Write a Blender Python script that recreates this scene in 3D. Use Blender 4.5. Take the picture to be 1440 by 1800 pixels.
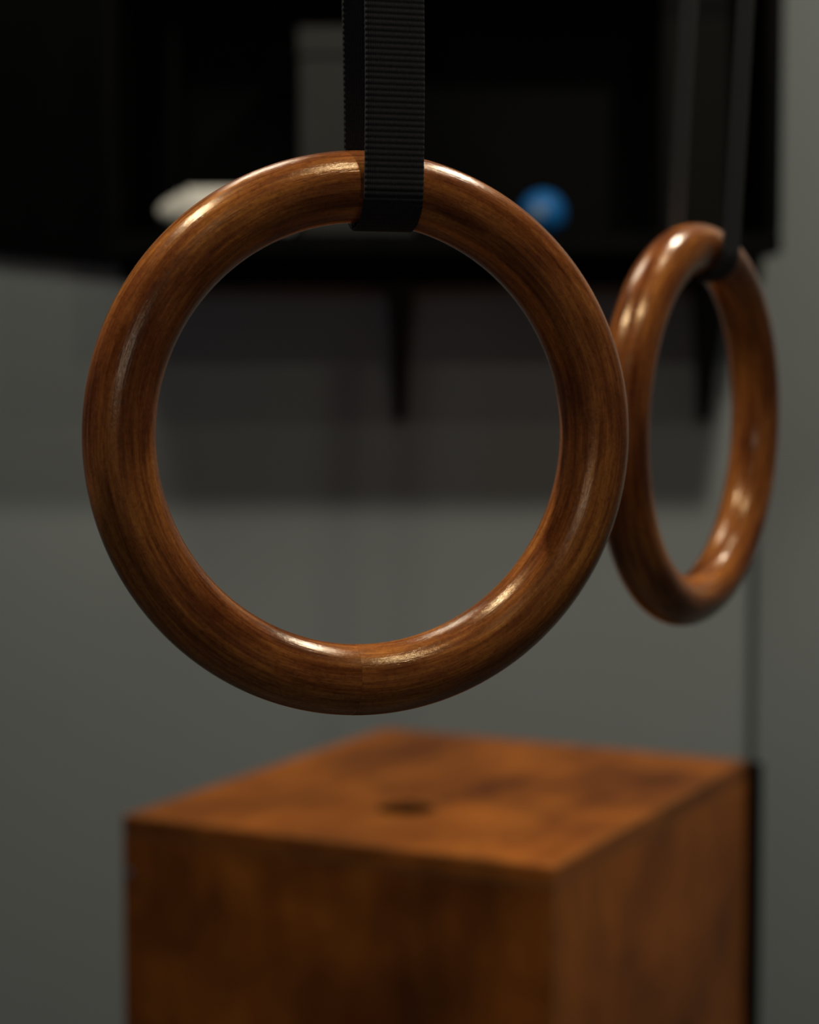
import bpy, bmesh, math, random
from mathutils import Vector, Matrix, Euler

random.seed(7)
for o in list(bpy.data.objects):
    bpy.data.objects.remove(o, do_unlink=True)
scene = bpy.context.scene
C = scene.collection
PI = math.pi
CAM_Z = 1.2347

# ------------------------------------------------------------------ camera
cam_data = bpy.data.cameras.new('camera')
cam = bpy.data.objects.new('camera', cam_data)
C.objects.link(cam)
cam.location = (0, 0, CAM_Z)
cam.rotation_euler = (PI / 2 - 0.067042, 0, 0)
cam_data.sensor_fit = 'VERTICAL'
cam_data.sensor_height = 36.0
cam_data.sensor_width = 28.8
cam_data.lens = 70.0
cam_data.clip_start = 0.02
cam_data.dof.use_dof = True
cam_data.dof.focus_distance = 0.818
cam_data.dof.aperture_fstop = 6.0
scene.camera = cam

# ------------------------------------------------------------------ world
world = bpy.data.worlds.new('world')
scene.world = world
world.use_nodes = True
bgn = world.node_tree.nodes['Background']
bgn.inputs[0].default_value = (0.72, 0.80, 1.0, 1)
bgn.inputs[1].default_value = 0.026

# ------------------------------------------------------------------ view
scene.view_settings.view_transform = 'Standard'
scene.view_settings.look = 'None'
scene.view_settings.exposure = 0.0
scene.view_settings.gamma = 1.0
scene.view_settings.use_curve_mapping = False

# ------------------------------------------------------------------ ceiling lamps of the room
def lamp(name, loc, target, energy, size, col, spread=180):
    d = bpy.data.lights.new(name, 'AREA')
    d.shape = 'DISK'
    d.size = size
    d.energy = energy
    d.color = col
    d.spread = math.radians(spread)
    o = bpy.data.objects.new(name, d)
    C.objects.link(o)
    o.location = loc
    o.rotation_euler = (Vector(target) - Vector(loc)).to_track_quat('-Z', 'Y').to_euler()
    return o

WARM = (1.0, 0.91, 0.76)
NEUT = (1.0, 0.95, 0.85)
COOL = (0.72, 0.80, 1.0)
# two slanting rows of small ceiling spots, found from ring highlights; g and h set for wall and box brightness
lamp('ceiling_spot_a', (0.33, 0.36, 2.55), (0.33, 0.50, 0), 5.0, 0.035, WARM)
lamp('ceiling_spot_b', (-0.77, 0.85, 2.55), (0.05, 0.9, 1.2), 1.35, 0.03, WARM, 72)
lamp('ceiling_spot_c', (0.60, 1.24, 2.55), (0.55, 1.5, 0), 1.7, 0.04, WARM)
lamp('ceiling_spot_d', (0.05, -1.0, 2.55), (0.05, -0.8, 0), 0.9, 0.04, WARM)
lamp('ceiling_spot_g', (-0.48, 1.96, 2.55), (-0.20, 2.3, 0), 6.4, 0.42, NEUT)
lamp('ceiling_spot_h', (0.66, 1.74, 2.55), (0.45, 2.1, 0), 14.5, 0.12, NEUT)
lamp('window_behind', (-0.45, -3.6, 2.05), (0, 0.9, 1.2), 6.5, 0.42, COOL)

# ------------------------------------------------------------------ helpers
def link(name, me, mat, parent=None, smooth=False):
    o = bpy.data.objects.new(name, me)
    C.objects.link(o)
    if mat is not None and not me.materials:
        me.materials.append(mat)
    if smooth:
        for p in me.polygons:
            p.use_smooth = True
    if parent is not None:
        o.parent = parent
    return o

def obj(name, bm, mat, parent=None, smooth=False):
    me = bpy.data.meshes.new(name)
    bmesh.ops.recalc_face_normals(bm, faces=bm.faces)
    bm.to_mesh(me)
    bm.free()
    return link(name, me, mat, parent, smooth)

def empty(name, loc, rot=(0, 0, 0)):
    o = bpy.data.objects.new(name, None)
    C.objects.link(o)
    o.location = loc
    o.rotation_euler = rot
    o.empty_display_size = 0.05
    return o

def tag(o, label, cat, group=None):
    o['label'] = label
    o['category'] = cat
    if group:
        o['group'] = group
    return o

def prism(pts, z0, z1, bev=0.0, seg=2):
    """vertical prism over a ground polygon"""
    bm = bmesh.new()
    a = [bm.verts.new((x, y, z0)) for x, y in pts]
    b = [bm.verts.new((x, y, z1)) for x, y in pts]
    n = len(pts)
    bm.faces.new(a[::-1])
    bm.faces.new(b)
    for i in range(n):
        j = (i + 1) % n
        bm.faces.new((a[i], a[j], b[j], b[i]))
    if bev:
        bmesh.ops.recalc_face_normals(bm, faces=bm.faces)
        bmesh.ops.bevel(bm, geom=list(bm.edges), offset=bev, segments=seg, affect='EDGES')
    return bm

def box(x0, x1, y0, y1, z0, z1, bev=0.0, seg=2):
    return prism([(x0, y0), (x1, y0), (x1, y1), (x0, y1)], z0, z1, bev, seg)

def struct(name, bm, mat):
    o = obj(name, bm, mat)
    o['kind'] = 'structure'
    return o

# ------------------------------------------------------------------ materials
def new_mat(name):
    m = bpy.data.materials.new(name)
    m.use_nodes = True
    nt = m.node_tree
    return m, nt, nt.nodes['Principled BSDF']

def node(nt, kind, **kw):
    n = nt.nodes.new(kind)
    for k, v in kw.items():
        setattr(n, k, v)
    return n

def ramp(nt, stops):
    r = nt.nodes.new('ShaderNodeValToRGB')
    e = r.color_ramp.elements
    while len(e) < len(stops):
        e.new(0.5)
    for s, (p, c) in zip(e, stops):
        s.position = p
        s.color = (*c, 1)
    return r

def noise(nt, vec, scale, detail=4, rough=0.55, dist=0.0):
    n = nt.nodes.new('ShaderNodeTexNoise')
    n.inputs['Scale'].default_value = scale
    n.inputs['Detail'].default_value = detail
    n.inputs['Roughness'].default_value = rough
    n.inputs['Distortion'].default_value = dist
    nt.links.new(vec, n.inputs['Vector'])
    return n

def mapping(nt, vec, scale=(1, 1, 1), rot=(0, 0, 0), loc=(0, 0, 0)):
    n = nt.nodes.new('ShaderNodeMapping')
    n.inputs['Scale'].default_value = scale
    n.inputs['Rotation'].default_value = rot
    n.inputs['Location'].default_value = loc
    nt.links.new(vec, n.inputs['Vector'])
    return n.outputs[0]

def mix(nt, a, b, fac, mode='MIX'):
    n = nt.nodes.new('ShaderNodeMix')
    n.data_type = 'RGBA'
    n.blend_type = mode
    for sock, v in ((n.inputs[0], fac), (n.inputs[6], a), (n.inputs[7], b)):
        if isinstance(v, (int, float)):
            sock.default_value = v
        elif isinstance(v, tuple):
            sock.default_value = (*v, 1)
        else:
            nt.links.new(v, sock)
    return n.outputs[2]

def bump(nt, b, height, strength, dist):
    n = nt.nodes.new('ShaderNodeBump')
    n.inputs['Strength'].default_value = strength
    n.inputs['Distance'].default_value = dist
    nt.links.new(height, n.inputs['Height'])
    nt.links.new(n.outputs[0], b.inputs['Normal'])
    return n

def wall_mat(name, col, var=0.12):
    m, nt, b = new_mat(name)
    tc = node(nt, 'ShaderNodeTexCoord')
    n = noise(nt, tc.outputs['Object'], 2.2, 4)
    c2 = tuple(x * (1 - var) for x in col)
    nt.links.new(mix(nt, c2, col, n.outputs[0]), b.inputs['Base Color'])
    b.inputs['Roughness'].default_value = 0.75
    n2 = noise(nt, tc.outputs['Object'], 160, 3)
    bump(nt, b, n2.outputs[0], 0.25, 0.002)
    return m

M_wall = wall_mat('grey_wall_paint', (0.315, 0.335, 0.31))
M_floor = wall_mat('dark_rubber_floor', (0.05, 0.05, 0.052), 0.3)
M_ceiling = wall_mat('dark_ceiling_paint', (0.10, 0.10, 0.10))

def black_wood():
    m, nt, b = new_mat('black_stained_wood')
    tc = node(nt, 'ShaderNodeTexCoord')
    v = mapping(nt, tc.outputs['Object'], (14, 14, 1.2))
    n = noise(nt, v, 4, 5)
    r = ramp(nt, [(0.3, (0.0008, 0.0007, 0.0006)), (0.75, (0.0022, 0.0018, 0.0015))])
    nt.links.new(n.outputs[0], r.inputs[0])
    nt.links.new(r.outputs[0], b.inputs['Base Color'])
    b.inputs['Roughness'].default_value = 0.6
    b.inputs['Specular IOR Level'].default_value = 0.06
    return m
M_black = black_wood()

def ring_wood():
    """varnished wood, grain runs along the hoop (attribute 'grain' = arc length, cross section)"""
    m, nt, b = new_mat('varnished_brown_wood')
    at = node(nt, 'ShaderNodeAttribute', attribute_name='grain')
    g = at.outputs['Vector']
    big = noise(nt, mapping(nt, g, (9, 30, 30)), 1.6, 3, 0.5, 0.4)
    fine = noise(nt, mapping(nt, g, (14, 260, 260)), 1.5, 6, 0.65, 0.3)
    pore = noise(nt, mapping(nt, g, (70, 900, 900)), 1.4, 3, 0.6)
    r1 = ramp(nt, [(0.22, (0.14, 0.036, 0.012)), (0.45, (0.37, 0.115, 0.028)),
                   (0.62, (0.59, 0.215, 0.047)), (0.85, (0.77, 0.35, 0.085))])
    nt.links.new(fine.outputs[0], r1.inputs[0])
    r2 = ramp(nt, [(0.32, (0.40, 0.31, 0.33)), (0.50, (0.86, 0.80, 0.80)), (0.66, (1.18, 1.16, 0.95))])
    nt.links.new(big.outputs[0], r2.inputs[0])
    c = mix(nt, r1.outputs[0], r2.outputs[0], 1.0, 'MULTIPLY')
    r3 = ramp(nt, [(0.28, (0.45, 0.40, 0.40)), (0.42, (1, 1, 1))])
    nt.links.new(pore.outputs[0], r3.inputs[0])
    c = mix(nt, c, r3.outputs[0], 0.6, 'MULTIPLY')
    fleck = noise(nt, mapping(nt, g, (420, 620, 620), (0, 0, 0.5)), 1.0, 4, 0.7, 0.8)
    r4 = ramp(nt, [(0.32, (0.55, 0.52, 0.55)), (0.5, (1, 1, 1)), (0.68, (1.3, 1.3, 1.3))])
    nt.links.new(fleck.outputs[0], r4.inputs[0])
    c = mix(nt, c, r4.outputs[0], 0.7, 'MULTIPLY')
    nt.links.new(c, b.inputs['Base Color'])
    b.inputs['Roughness'].default_value = 0.20
    b.inputs['Specular IOR Level'].default_value = 0.8
    b.inputs['Specular Tint'].default_value = (1.0, 0.72, 0.38, 1)
    b.inputs['Coat Weight'].default_value = 0.06
    b.inputs['Coat Roughness'].default_value = 0.12
    b.inputs['Coat IOR'].default_value = 1.5
    hm = node(nt, 'ShaderNodeMath', operation='ADD')
    nt.links.new(fine.outputs[0], hm.inputs[0])
    nt.links.new(pore.outputs[0], hm.inputs[1])
    hm2 = node(nt, 'ShaderNodeMath', operation='ADD')
    nt.links.new(hm.outputs[0], hm2.inputs[0])
    fl = node(nt, 'ShaderNodeMath', operation='MULTIPLY')
    fl.inputs[1].default_value = 0.6
    nt.links.new(fleck.outputs[0], fl.inputs[0])
    nt.links.new(fl.outputs[0], hm2.inputs[1])
    bn = bump(nt, b, hm2.outputs[0], 0.26, 0.0004)
    nt.links.new(bn.outputs[0], b.inputs['Coat Normal'])
    return m
M_ring = ring_wood()

def webbing():
    m, nt, b = new_mat('black_nylon_webbing')
    at = node(nt, 'ShaderNodeAttribute', attribute_name='weave')
    w = node(nt, 'ShaderNodeTexWave', wave_type='BANDS', bands_direction='X')
    w.inputs['Scale'].default_value = 1.0
    w.inputs['Distortion'].default_value = 0.6
    w.inputs['Detail'].default_value = 1.0
    v = mapping(nt, at.outputs['Vector'], (330, 330, 1))
    nt.links.new(v, w.inputs['Vector'])
    n = noise(nt, mapping(nt, at.outputs['Vector'], (900, 900, 900)), 1.0, 3)
    r = ramp(nt, [(0.2, (0.011, 0.011, 0.011)), (0.8, (0.034, 0.033, 0.031))])
    nt.links.new(n.outputs[0], r.inputs[0])
    nt.links.new(r.outputs[0], b.inputs['Base Color'])
    b.inputs['Roughness'].default_value = 0.7
    b.inputs['Specular IOR Level'].default_value = 0.35
    b.inputs['Sheen Weight'].default_value = 0.03
    bump(nt, b, w.outputs[0], 0.6, 0.0005)
    return m
M_web = webbing()

def stained_ply(name, axis_scale, loc):
    m, nt, b = new_mat(name)
    tc = node(nt, 'ShaderNodeTexCoord')
    o = tc.outputs['Object']
    big = noise(nt, mapping(nt, o, (3, 3, 3), (0, 0, 0), loc), 1.5, 4, 0.6, 0.5)
    grain = noise(nt, mapping(nt, o, axis_scale), 1.0, 5, 0.6, 0.6)
    r1 = ramp(nt, [(0.20, (0.32, 0.083, 0.009)), (0.5, (0.48, 0.139, 0.015)), (0.8, (0.66, 0.218, 0.026))])
    nt.links.new(grain.outputs[0], r1.inputs[0])
    r2 = ramp(nt, [(0.32, (0.24, 0.19, 0.19)), (0.50, (0.72, 0.68, 0.66)), (0.66, (1.15, 1.1, 1.05))])
    nt.links.new(big.outputs[0], r2.inputs[0])
    c = mix(nt, r1.outputs[0], r2.outputs[0], 0.9, 'MULTIPLY')
    # worn paler arrises
    geo = node(nt, 'ShaderNodeNewGeometry')
    bv = node(nt, 'ShaderNodeBevel', samples=6)
    bv.inputs['Radius'].default_value = 0.005
    dt = node(nt, 'ShaderNodeVectorMath', operation='DOT_PRODUCT')
    nt.links.new(geo.outputs['Normal'], dt.inputs[0])
    nt.links.new(bv.outputs[0], dt.inputs[1])
    rp = ramp(nt, [(0.90, (1, 1, 1)), (0.985, (0, 0, 0))])
    nt.links.new(dt.outputs['Value'], rp.inputs[0])
    c = mix(nt, c, (0.36, 0.15, 0.045), rp.outputs[0])
    nt.links.new(c, b.inputs['Base Color'])
    b.inputs['Roughness'].default_value = 0.5
    b.inputs['Specular IOR Level'].default_value = 0.35
    bump(nt, b, grain.outputs[0], 0.2, 0.001)
    return m
M_ply_top = stained_ply('stained_plywood_top', (4, 30, 30), (0, 0, 0))
M_ply_side = stained_ply('stained_plywood_side', (30, 30, 4), (3.7, 1.1, 8.2))

def plain(name, col, rough=0.7, var=0.2, scale=30, spec=0.3):
    m, nt, b = new_mat(name)
    tc = node(nt, 'ShaderNodeTexCoord')
    n = noise(nt, tc.outputs['Object'], scale, 4)
    nt.links.new(mix(nt, tuple(x * (1 - var) for x in col), col, n.outputs[0]), b.inputs['Base Color'])
    b.inputs['Roughness'].default_value = rough
    b.inputs['Specular IOR Level'].default_value = spec
    bump(nt, b, n.outputs[0], 0.15, 0.001)
    return m
M_towel = plain('white_cotton', (0.93, 0.87, 0.73), 0.95, 0.1, 220)
M_blue = plain('blue_rubber', (0.010, 0.13, 0.36), 0.45, 0.15, 60)
M_pale = plain('pale_blue_grey', (0.16, 0.24, 0.34), 0.6, 0.3, 90)
M_greybox = plain('grey_board', (0.044, 0.042, 0.037), 0.85, 0.2, 25, 0.1)
M_brownbox = plain('dark_brown_board', (0.007, 0.0058, 0.0045), 0.8, 0.2, 25, 0.08)
M_metal = plain('black_steel', (0.006, 0.006, 0.0065), 0.55, 0.2, 40)

# ------------------------------------------------------------------ the room
WALL_Y = 2.95
struct('wall_back', box(-3.2, 0.499, WALL_Y, WALL_Y + 0.12, 0, 2.62), M_wall)
struct('wall_right', prism([(0.517, WALL_Y), (1.226, 2.396), (3.2, 2.396), (3.2, 3.07), (0.4995, 3.07), (0.4995, 2.99), (0.517, 2.99)], 0, 2.62), M_wall)
struct('floor', box(-3.2, 3.2, -3.0, 3.07, -0.08, 0), M_floor)
struct('ceiling', box(-3.2, 3.2, -3.0, 3.07, 2.62, 2.70), M_ceiling)

# ------------------------------------------------------------------ wooden jump box
def make_jump_box():
    yaw = 1.0964
    a = Vector((math.cos(yaw), math.sin(yaw), 0))
    b = Vector((-math.sin(yaw), math.cos(yaw), 0))
    root = empty('jump_box', (0.1401, 1.8988, 0), (0, 0, yaw))
    tag(root, 'orange-brown stained plywood jump box with a round hole in its top', 'box')
    L, Wd, H, t = 0.610, 0.508, 0.762, 0.019
    # local x along the long side (to the right corner), local y along the short front face
    bv = 0.0016
    obj('side_panel', box(0, t, 0, Wd, 0, H - t, bv), M_ply_side, root)              # faces the camera, left
    obj('side_panel', box(L - t, L, 0, Wd, 0, H - t, bv), M_ply_side, root)
    obj('side_panel', box(t, L - t, 0, t, 0, H - t, bv), M_ply_side, root)           # right-hand face
    obj('side_panel', box(t, L - t, Wd - t, Wd, 0, H - t, bv), M_ply_side, root)
    # top panel with the round hand hole
    hc = Vector((-0.0043, 2.1713, 0)) - root.location
    cx, cy = hc.dot(a), hc.dot(b)
    rad, N = 0.0325, 40
    bm = bmesh.new()
    def loop(pts, z):
        return [bm.verts.new((x, y, z)) for x, y in pts]
    circ = [(cx + rad * math.cos(2 * PI * i / N), cy + rad * math.sin(2 * PI * i / N)) for i in range(N)]
    rect = []
    for i in range(N):
        dx, dy = math.cos(2 * PI * i / N), math.sin(2 * PI * i / N)
        tx = ((L - cx) / dx if dx > 1e-9 else (-cx / dx if dx < -1e-9 else 1e9))
        ty = ((Wd - cy) / dy if dy > 1e-9 else (-cy / dy if dy < -1e-9 else 1e9))
        k = min(tx, ty)
        rect.append((cx + dx * k, cy + dy * k))
    for px, py in ((0, 0), (L, 0), (L, Wd), (0, Wd)):        # snap the nearest ray to each corner
        j = min(range(N), key=lambda i: (rect[i][0] - px) ** 2 + (rect[i][1] - py) ** 2)
        rect[j] = (px, py)
    under = [(cx + (x - cx) * 1.7, cy + (y - cy) * 1.7) for x, y in circ]
    ct, cl, cu, cb = loop(circ, H), loop(circ, H - 0.004), loop(under, H - 0.006), loop(under, H - t)
    rt, rb = loop(rect, H), loop(rect, H - t)
    for i in range(N):
        j = (i + 1) % N
        bm.faces.new((ct[i], ct[j], rt[j], rt[i]))
        bm.faces.new((cb[j], cb[i], rb[i], rb[j]))
        bm.faces.new((ct[j], ct[i], cl[i], cl[j]))
        bm.faces.new((cl[j], cl[i], cu[i], cu[j]))
        bm.faces.new((cu[j], cu[i], cb[i], cb[j]))
        bm.faces.new((rt[i], rt[j], rb[j], rb[i]))
    bmesh.ops.recalc_face_normals(bm, faces=bm.faces)
    rim = set(rt) | set(rb) | set(ct)
    sharp = [e for e in bm.edges if len(e.link_faces) == 2 and e.calc_face_angle(0) > 0.6 and e.verts[0] in rim and e.verts[1] in rim]
    bmesh.ops.bevel(bm, geom=sharp, offset=bv, segments=2, affect='EDGES')
    obj('top_panel', bm, M_ply_top, root)
    # screw heads near the front left edge
    for k, z in enumerate((0.700, 0.40, 0.10)):
        sb = bmesh.new()
        bmesh.ops.create_cone(sb, cap_ends=True, segments=14, radius1=0.0042, radius2=0.0036, depth=0.0016,
                              matrix=Matrix.Translation((-0.0005, Wd - 0.0085, z)) @ Matrix.Rotation(-PI / 2, 4, 'Y'))
        s = obj('screw_head', sb, M_pale, root)
    return root
jump_box = make_jump_box()

def make_dark_strip_slab():  # black slab added to make the dark strip beside the box
    root = empty('dark_strip_slab', jump_box.matrix_basis @ Vector((0.629, 0.163, 0)), (0, 0, 1.0964))
    tag(root, 'black slab added as the dark strip at the right rear edge of the jump box', 'board')
    obj('slab_body', box(-0.011, 0.011, -0.174, 0.174, 0.02, 0.756, 0.002), M_black, root)
    obj('slab_foot', box(-0.013, 0.013, -0.174, 0.174, 0, 0.02, 0.001), M_black, root)
make_dark_strip_slab()

# ------------------------------------------------------------------ wall shelf unit
FY = 2.66
def make_shelf_unit():
    root = empty('wall_shelf_unit', (0, WALL_Y, 1.369))
    tag(root, 'black wooden open shelf unit fixed to the grey wall on steel brackets', 'shelf')
    inv = Matrix.Translation((0, -WALL_Y, -1.369))
    def part(name, bm, mat=M_black):
        bm.transform(inv)
        return obj(name, bm, mat, root)
    yb = WALL_Y - 0.002
    bv = 0.002
    XL = -0.404
    part('bottom_board', box(XL, 0.494, FY, yb, 1.400, 1.428, bv))
    part('back_panel', box(XL + 0.016, 0.476, yb - 0.012, yb, 1.428, 2.12))
    part('side_panel', box(XL, XL + 0.016, FY + 0.001, yb, 1.428, 2.12, bv))
    part('side_panel', box(0.476, 0.494, FY + 0.001, yb, 1.428, 2.12, bv))
    part('divider', box(-0.342, -0.326, 2.84, yb - 0.012, 1.428, 1.86, bv))
    part('middle_shelf', box(XL + 0.016, 0.476, FY + 0.003, yb - 0.012, 1.86, 1.88, bv))
    part('top_board', box(XL, 0.494, FY, yb, 2.12, 2.148, bv))
    part('support_rail', box(XL, 0.494, WALL_Y - 0.15, yb, 1.369, 1.400, bv))
    for x in (-0.014, 0.434):
        # tapered steel bracket: wide and deep under the rail, narrow at its foot
        bm = bmesh.new()
        zt, zb = 1.369, 1.172
        rows = [(zt, 0.019, 0.135), (zt - 0.012, 0.0185, 0.128), (zt - 0.06, 0.0155, 0.085), (zt - 0.12, 0.0125, 0.048), (zb + 0.006, 0.0095, 0.018), (zb, 0.0075, 0.014)]
        prev = None
        for z, hw, d in rows:
            q = [bm.verts.new(p) for p in ((x - hw, yb, z), (x + hw, yb, z), (x + hw, yb - d, z), (x - hw, yb - d, z))]
            if prev:
                for i in range(4):
                    j = (i + 1) % 4
                    bm.faces.new((prev[i], prev[j], q[j], q[i]))
            else:
                bm.faces.new(q)
            prev = q
        bm.faces.new(prev[::-1])
        part('bracket', bm, M_metal)
    return root
make_shelf_unit()

def make_wall_board():
    root = empty('wall_board', (-0.409, WALL_Y - 0.003, 1.394))
    tag(root, 'flat black board with a sloping lower edge, left of the shelf unit', 'board')
    def slab(name, pts, y0, y1):
        bm = bmesh.new()
        a = [bm.verts.new((x, y0, z)) for x, z in pts]
        b = [bm.verts.new((x, y1, z)) for x, z in pts]
        bm.faces.new(a)
        bm.faces.new(b[::-1])
        for i in range(len(pts)):
            j = (i + 1) % len(pts)
            bm.faces.new((a[i], a[j], b[j], b[i]))
        return obj(name, bm, M_black, root)
    k = 0.105
    w = 0.80
    slab('board_face', [(0, 0.022), (-w, 0.022 + k * w), (-w, 0.66), (0, 0.66)], -0.009, 0)
    slab('lower_rail', [(0, 0), (-w, k * w), (-w, 0.022 + k * w), (0, 0.022)], -0.016, 0)
make_wall_board()
SZ = 1.428

# rolled white towel
def make_towel():
    bm = bmesh.new()
    turns, n = 4.6, 150
    r0, r1, th = 0.004, 0.0335, 0.0052
    rows = []
    for i in range(n + 1):
        f = i / n
        ang = f * turns * 2 * PI + 0.6
        rr = r0 + (r1 - r0) * f
        tele = 0.046 * (1 - f ** 1.5)
        xl, xr = -0.302 - tele, -0.165 + 0.3 * tele
        c, s = math.cos(ang), math.sin(ang)
        hw = th / 2
        ring = []
        for xx, rad in ((xl + 0.002, rr - hw), (xl, rr), (xl + 0.002, rr + hw), (xr - 0.002, rr + hw), (xr, rr), (xr - 0.002, rr - hw)):
            ring.append(bm.verts.new((xx, 2.775 + rad * c, SZ + r1 + th / 2 + rad * s)))
        rows.append(ring)
    for a, b in zip(rows, rows[1:]):
        for i in range(6):
            j = (i + 1) % 6
            bm.faces.new((a[i], a[j], b[j], b[i]))
    bm.faces.new(rows[0])
    bm.faces.new(rows[-1][::-1])
    o = obj('rolled_towel', bm, M_towel, None, True)
    tag(o, 'off-white rolled bundle lying on the black shelf behind the front ring', 'towel')
make_towel()

# blue ball
def make_ball():
    r = 0.0320
    root = empty('rubber_ball', (0.183, 2.755, SZ))
    tag(root, 'small blue ball resting on the black wooden shelf', 'ball')
    bm = bmesh.new()
    bmesh.ops.create_icosphere(bm, subdivisions=4, radius=r, matrix=Matrix.Translation((0, 0, r)))
    obj('ball_body', bm, M_blue, root, True)
    bm = bmesh.new()   # pale patch, a thin raised cap that follows the ball
    d = Vector((-0.30, -0.92, -0.02)).normalized()
    q = d.to_track_quat('Z', 'Y')
    N = 20
    cen = bm.verts.new(q @ Vector((0, 0, r + 0.0003)) + Vector((0, 0, r)))
    prev = None
    for k in (1, 2, 3):
        th = 0.13 * k
        cur = [bm.verts.new(q @ (Vector((math.sin(th) * math.cos(2 * PI * i / N), math.sin(th) * math.sin(2 * PI * i / N), math.cos(th))) * (r + (0.0003 if k < 3 else -0.0002))) + Vector((0, 0, r))) for i in range(N)]
        for i in range(N):
            j = (i + 1) % N
            if prev:
                bm.faces.new((prev[i], prev[j], cur[j], cur[i]))
            else:
                bm.faces.new((cen, cur[i], cur[j]))
        prev = cur
    p = obj('pale_patch', bm, M_pale, root, True)
    p['label'] = 'pale patch on the blue ball'
make_ball()

# grey upright box
def make_grey_box():
    root = empty('storage_box', (-0.072, 2.80, SZ))
    tag(root, 'dim grey upright box on the shelf behind the front strap', 'box')
    obj('box_body', box(-0.079, 0.079, -0.05, 0.06, 0, 0.245, 0.003), M_greybox, root)
    obj('lid', box(-0.081, 0.081, -0.052, 0.062, 0.245, 0.285, 0.003), M_greybox, root)
make_grey_box()

def make_brown_box():
    root = empty('upright_case', (0.393, 2.82, SZ))
    tag(root, 'dark brown upright case at the right end of the shelf', 'case')
    obj('case_body', box(-0.046, 0.046, -0.06, 0.09, 0, 0.37, 0.003), M_brownbox, root)
    obj('spine_band', box(-0.0465, 0.0465, -0.0608, -0.05, 0.30, 0.325, 0.001), M_black, root)
make_brown_box()

# ------------------------------------------------------------------ gymnastic rings and their straps
RT = 0.0149
RC = 0.1175 - RT

def half_ring_mesh(name, t0, t1, r, seed):
    n, m = 150, 56
    vs, fs, gr = [], [], []
    for i in range(n + 1):
        t = t0 + (t1 - t0) * i / n
        for j in range(m):
            p = 2 * PI * j / m
            rr = RC + r * math.cos(p)
            vs.append((rr * math.cos(t), r * math.sin(p), 0.1175 + rr * math.sin(t)))
            gr.append((RC * (t - t0) + seed * 3.7, r * math.cos(p) + seed * 0.31, r * math.sin(p)))
    for i in range(n):
        for j in range(m):
            k = (j + 1) % m
            fs.append((i * m + j, i * m + k, (i + 1) * m + k, (i + 1) * m + j))
    me = bpy.data.meshes.new(name)
    q = len(vs)
    vs += vs[:m] + vs[n * m:(n + 1) * m]
    gr += gr[:m] + gr[n * m:(n + 1) * m]
    fs.append(tuple(q + j for j in range(m))[::-1])
    fs.append(tuple(q + m + j for j in range(m)))
    me.from_pydata(vs, [], fs)
    at = me.attributes.new('grain', 'FLOAT_VECTOR', 'POINT')
    for i, g in enumerate(gr):
        at.data[i].vector = g
    bm = bmesh.new()
    bm.from_mesh(me)
    bmesh.ops.recalc_face_normals(bm, faces=bm.faces)
    bm.to_mesh(me)
    bm.free()
    for p in me.polygons:
        p.use_smooth = len(p.vertices) == 4
    return me

def make_ring(center, yaw, tilt, seam, seed, label):
    rot = Euler((tilt, 0, yaw))
    base = Vector(center) + rot.to_matrix() @ Vector((0, 0, -0.1175))
    root = empty('gymnastic_ring', base, rot)
    tag(root, label, 'gymnastic ring', 'pair of hanging gymnastic rings')
    g = 0.00012
    s = -PI / 2 + seam
    link('ring_half', half_ring_mesh('ring_half', s + g, s + PI - g, RT, seed), M_ring, root)
    link('ring_half', half_ring_mesh('ring_half', s + PI + g, s + 2 * PI - g, RT - 0.00006, seed + 1.37), M_ring, root)
    return root

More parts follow.
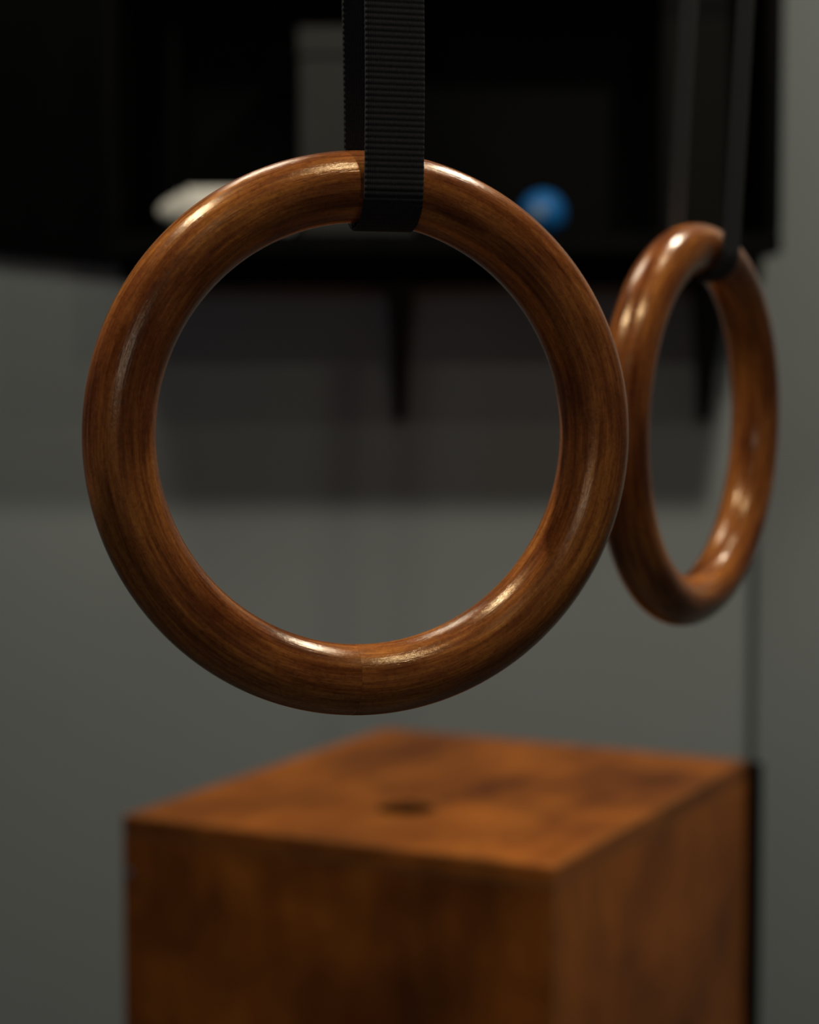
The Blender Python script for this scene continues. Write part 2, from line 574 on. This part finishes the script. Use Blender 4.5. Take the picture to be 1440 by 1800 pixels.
def make_strap(center, yaw, tilt, xo, lean, label):
    rot = Euler((tilt, 0, yaw)).to_matrix()
    top = Vector(center) + rot @ Vector((xo, 0, math.sqrt(RC * RC - xo * xo)))
    rs, th, w = RT + (0.0021 if lean == 0 else 0.0027), 0.0014, 0.0250
    H = 2.618 - top.z
    pitch = 0.00236
    step = pitch / 6
    path = []
    n1 = int(H / step)
    for i in range(n1):
        path.append((-rs, H - i * step * (H / (n1 * step)), -1, 0))
    na = int(PI * rs / step)
    for i in range(na + 1):
        a = PI * i / na
        path.append((-rs * math.cos(a), -rs * math.sin(a), -math.cos(a), -math.sin(a)))
    for i in range(1, n1 + 1):
        path.append((rs, i * H / n1, 1, 0))
    cols = [-0.5, -0.485, -0.3, -0.1, 0.1, 0.3, 0.485, 0.5]
    yr = Matrix.Rotation(yaw, 3, 'Z')
    vs, fs, we = [], [], []
    K = len(cols) * 2
    s = 0.0
    for i, (y, z, ny, nz) in enumerate(path):
        if i:
            s += math.hypot(y - path[i - 1][0], z - path[i - 1][1])
        rib = 0.00034 * (abs(math.sin(PI * s / pitch)) - 0.5)
        zz = max(z, 0)
        lx = lean * zz
        wob = 0.0004 * math.sin(zz * 37 + (1 if y > 0 else 0)) 
        for side in (1, -1):
            cc = cols if side == 1 else cols[::-1]
            for c in cc:
                edge = 0.55 if abs(c) > 0.49 else 1.0
                off = side * (th / 2 * edge + rib)
                p = yr @ Vector((c * w + wob, y + ny * off, z + nz * off))
                vs.append((p.x + lx, p.y, p.z))
                we.append((c * w, s, side))
    n = len(path)
    for i in range(n - 1):
        for j in range(K):
            k = (j + 1) % K
            fs.append((i * K + j, i * K + k, (i + 1) * K + k, (i + 1) * K + j))
    fs.append(tuple(range(K)))
    fs.append(tuple((n - 1) * K + j for j in range(K))[::-1])
    me = bpy.data.meshes.new('hanging_strap')
    me.from_pydata(vs, [], fs)
    at = me.attributes.new('weave', 'FLOAT_VECTOR', 'POINT')
    at.data.foreach_set('vector', [q for v in we for q in v])
    bm = bmesh.new()
    bm.from_mesh(me)
    bmesh.ops.recalc_face_normals(bm, faces=bm.faces)
    bm.to_mesh(me)
    bm.free()
    o = link('hanging_strap', me, M_web, None, True)
    o.location = top
    tag(o, label, 'strap', 'ribbed webbing straps of the rings')
    return o

front = ((-0.0186, 0.8303, CAM_Z - 0.0236), 0.29, -0.0074)
back = ((0.1665, 1.167, CAM_Z - 0.0278), 1.046, 0.021)
make_ring(*front, -0.055, 0.0, 'glossy brown wooden gymnastic ring hanging nearest, in sharp focus')
make_ring(*back, 0.3, 5.0, 'glossy brown wooden gymnastic ring turned nearly edge-on, hanging behind the nearest one')
make_strap(*front, 0.0080, 0.0, 'black ribbed webbing strap looped through the nearest, sharply focused ring')
make_strap(*back, 0.006, 0.05, 'dark blurred webbing strap holding the farther, edge-on ring')
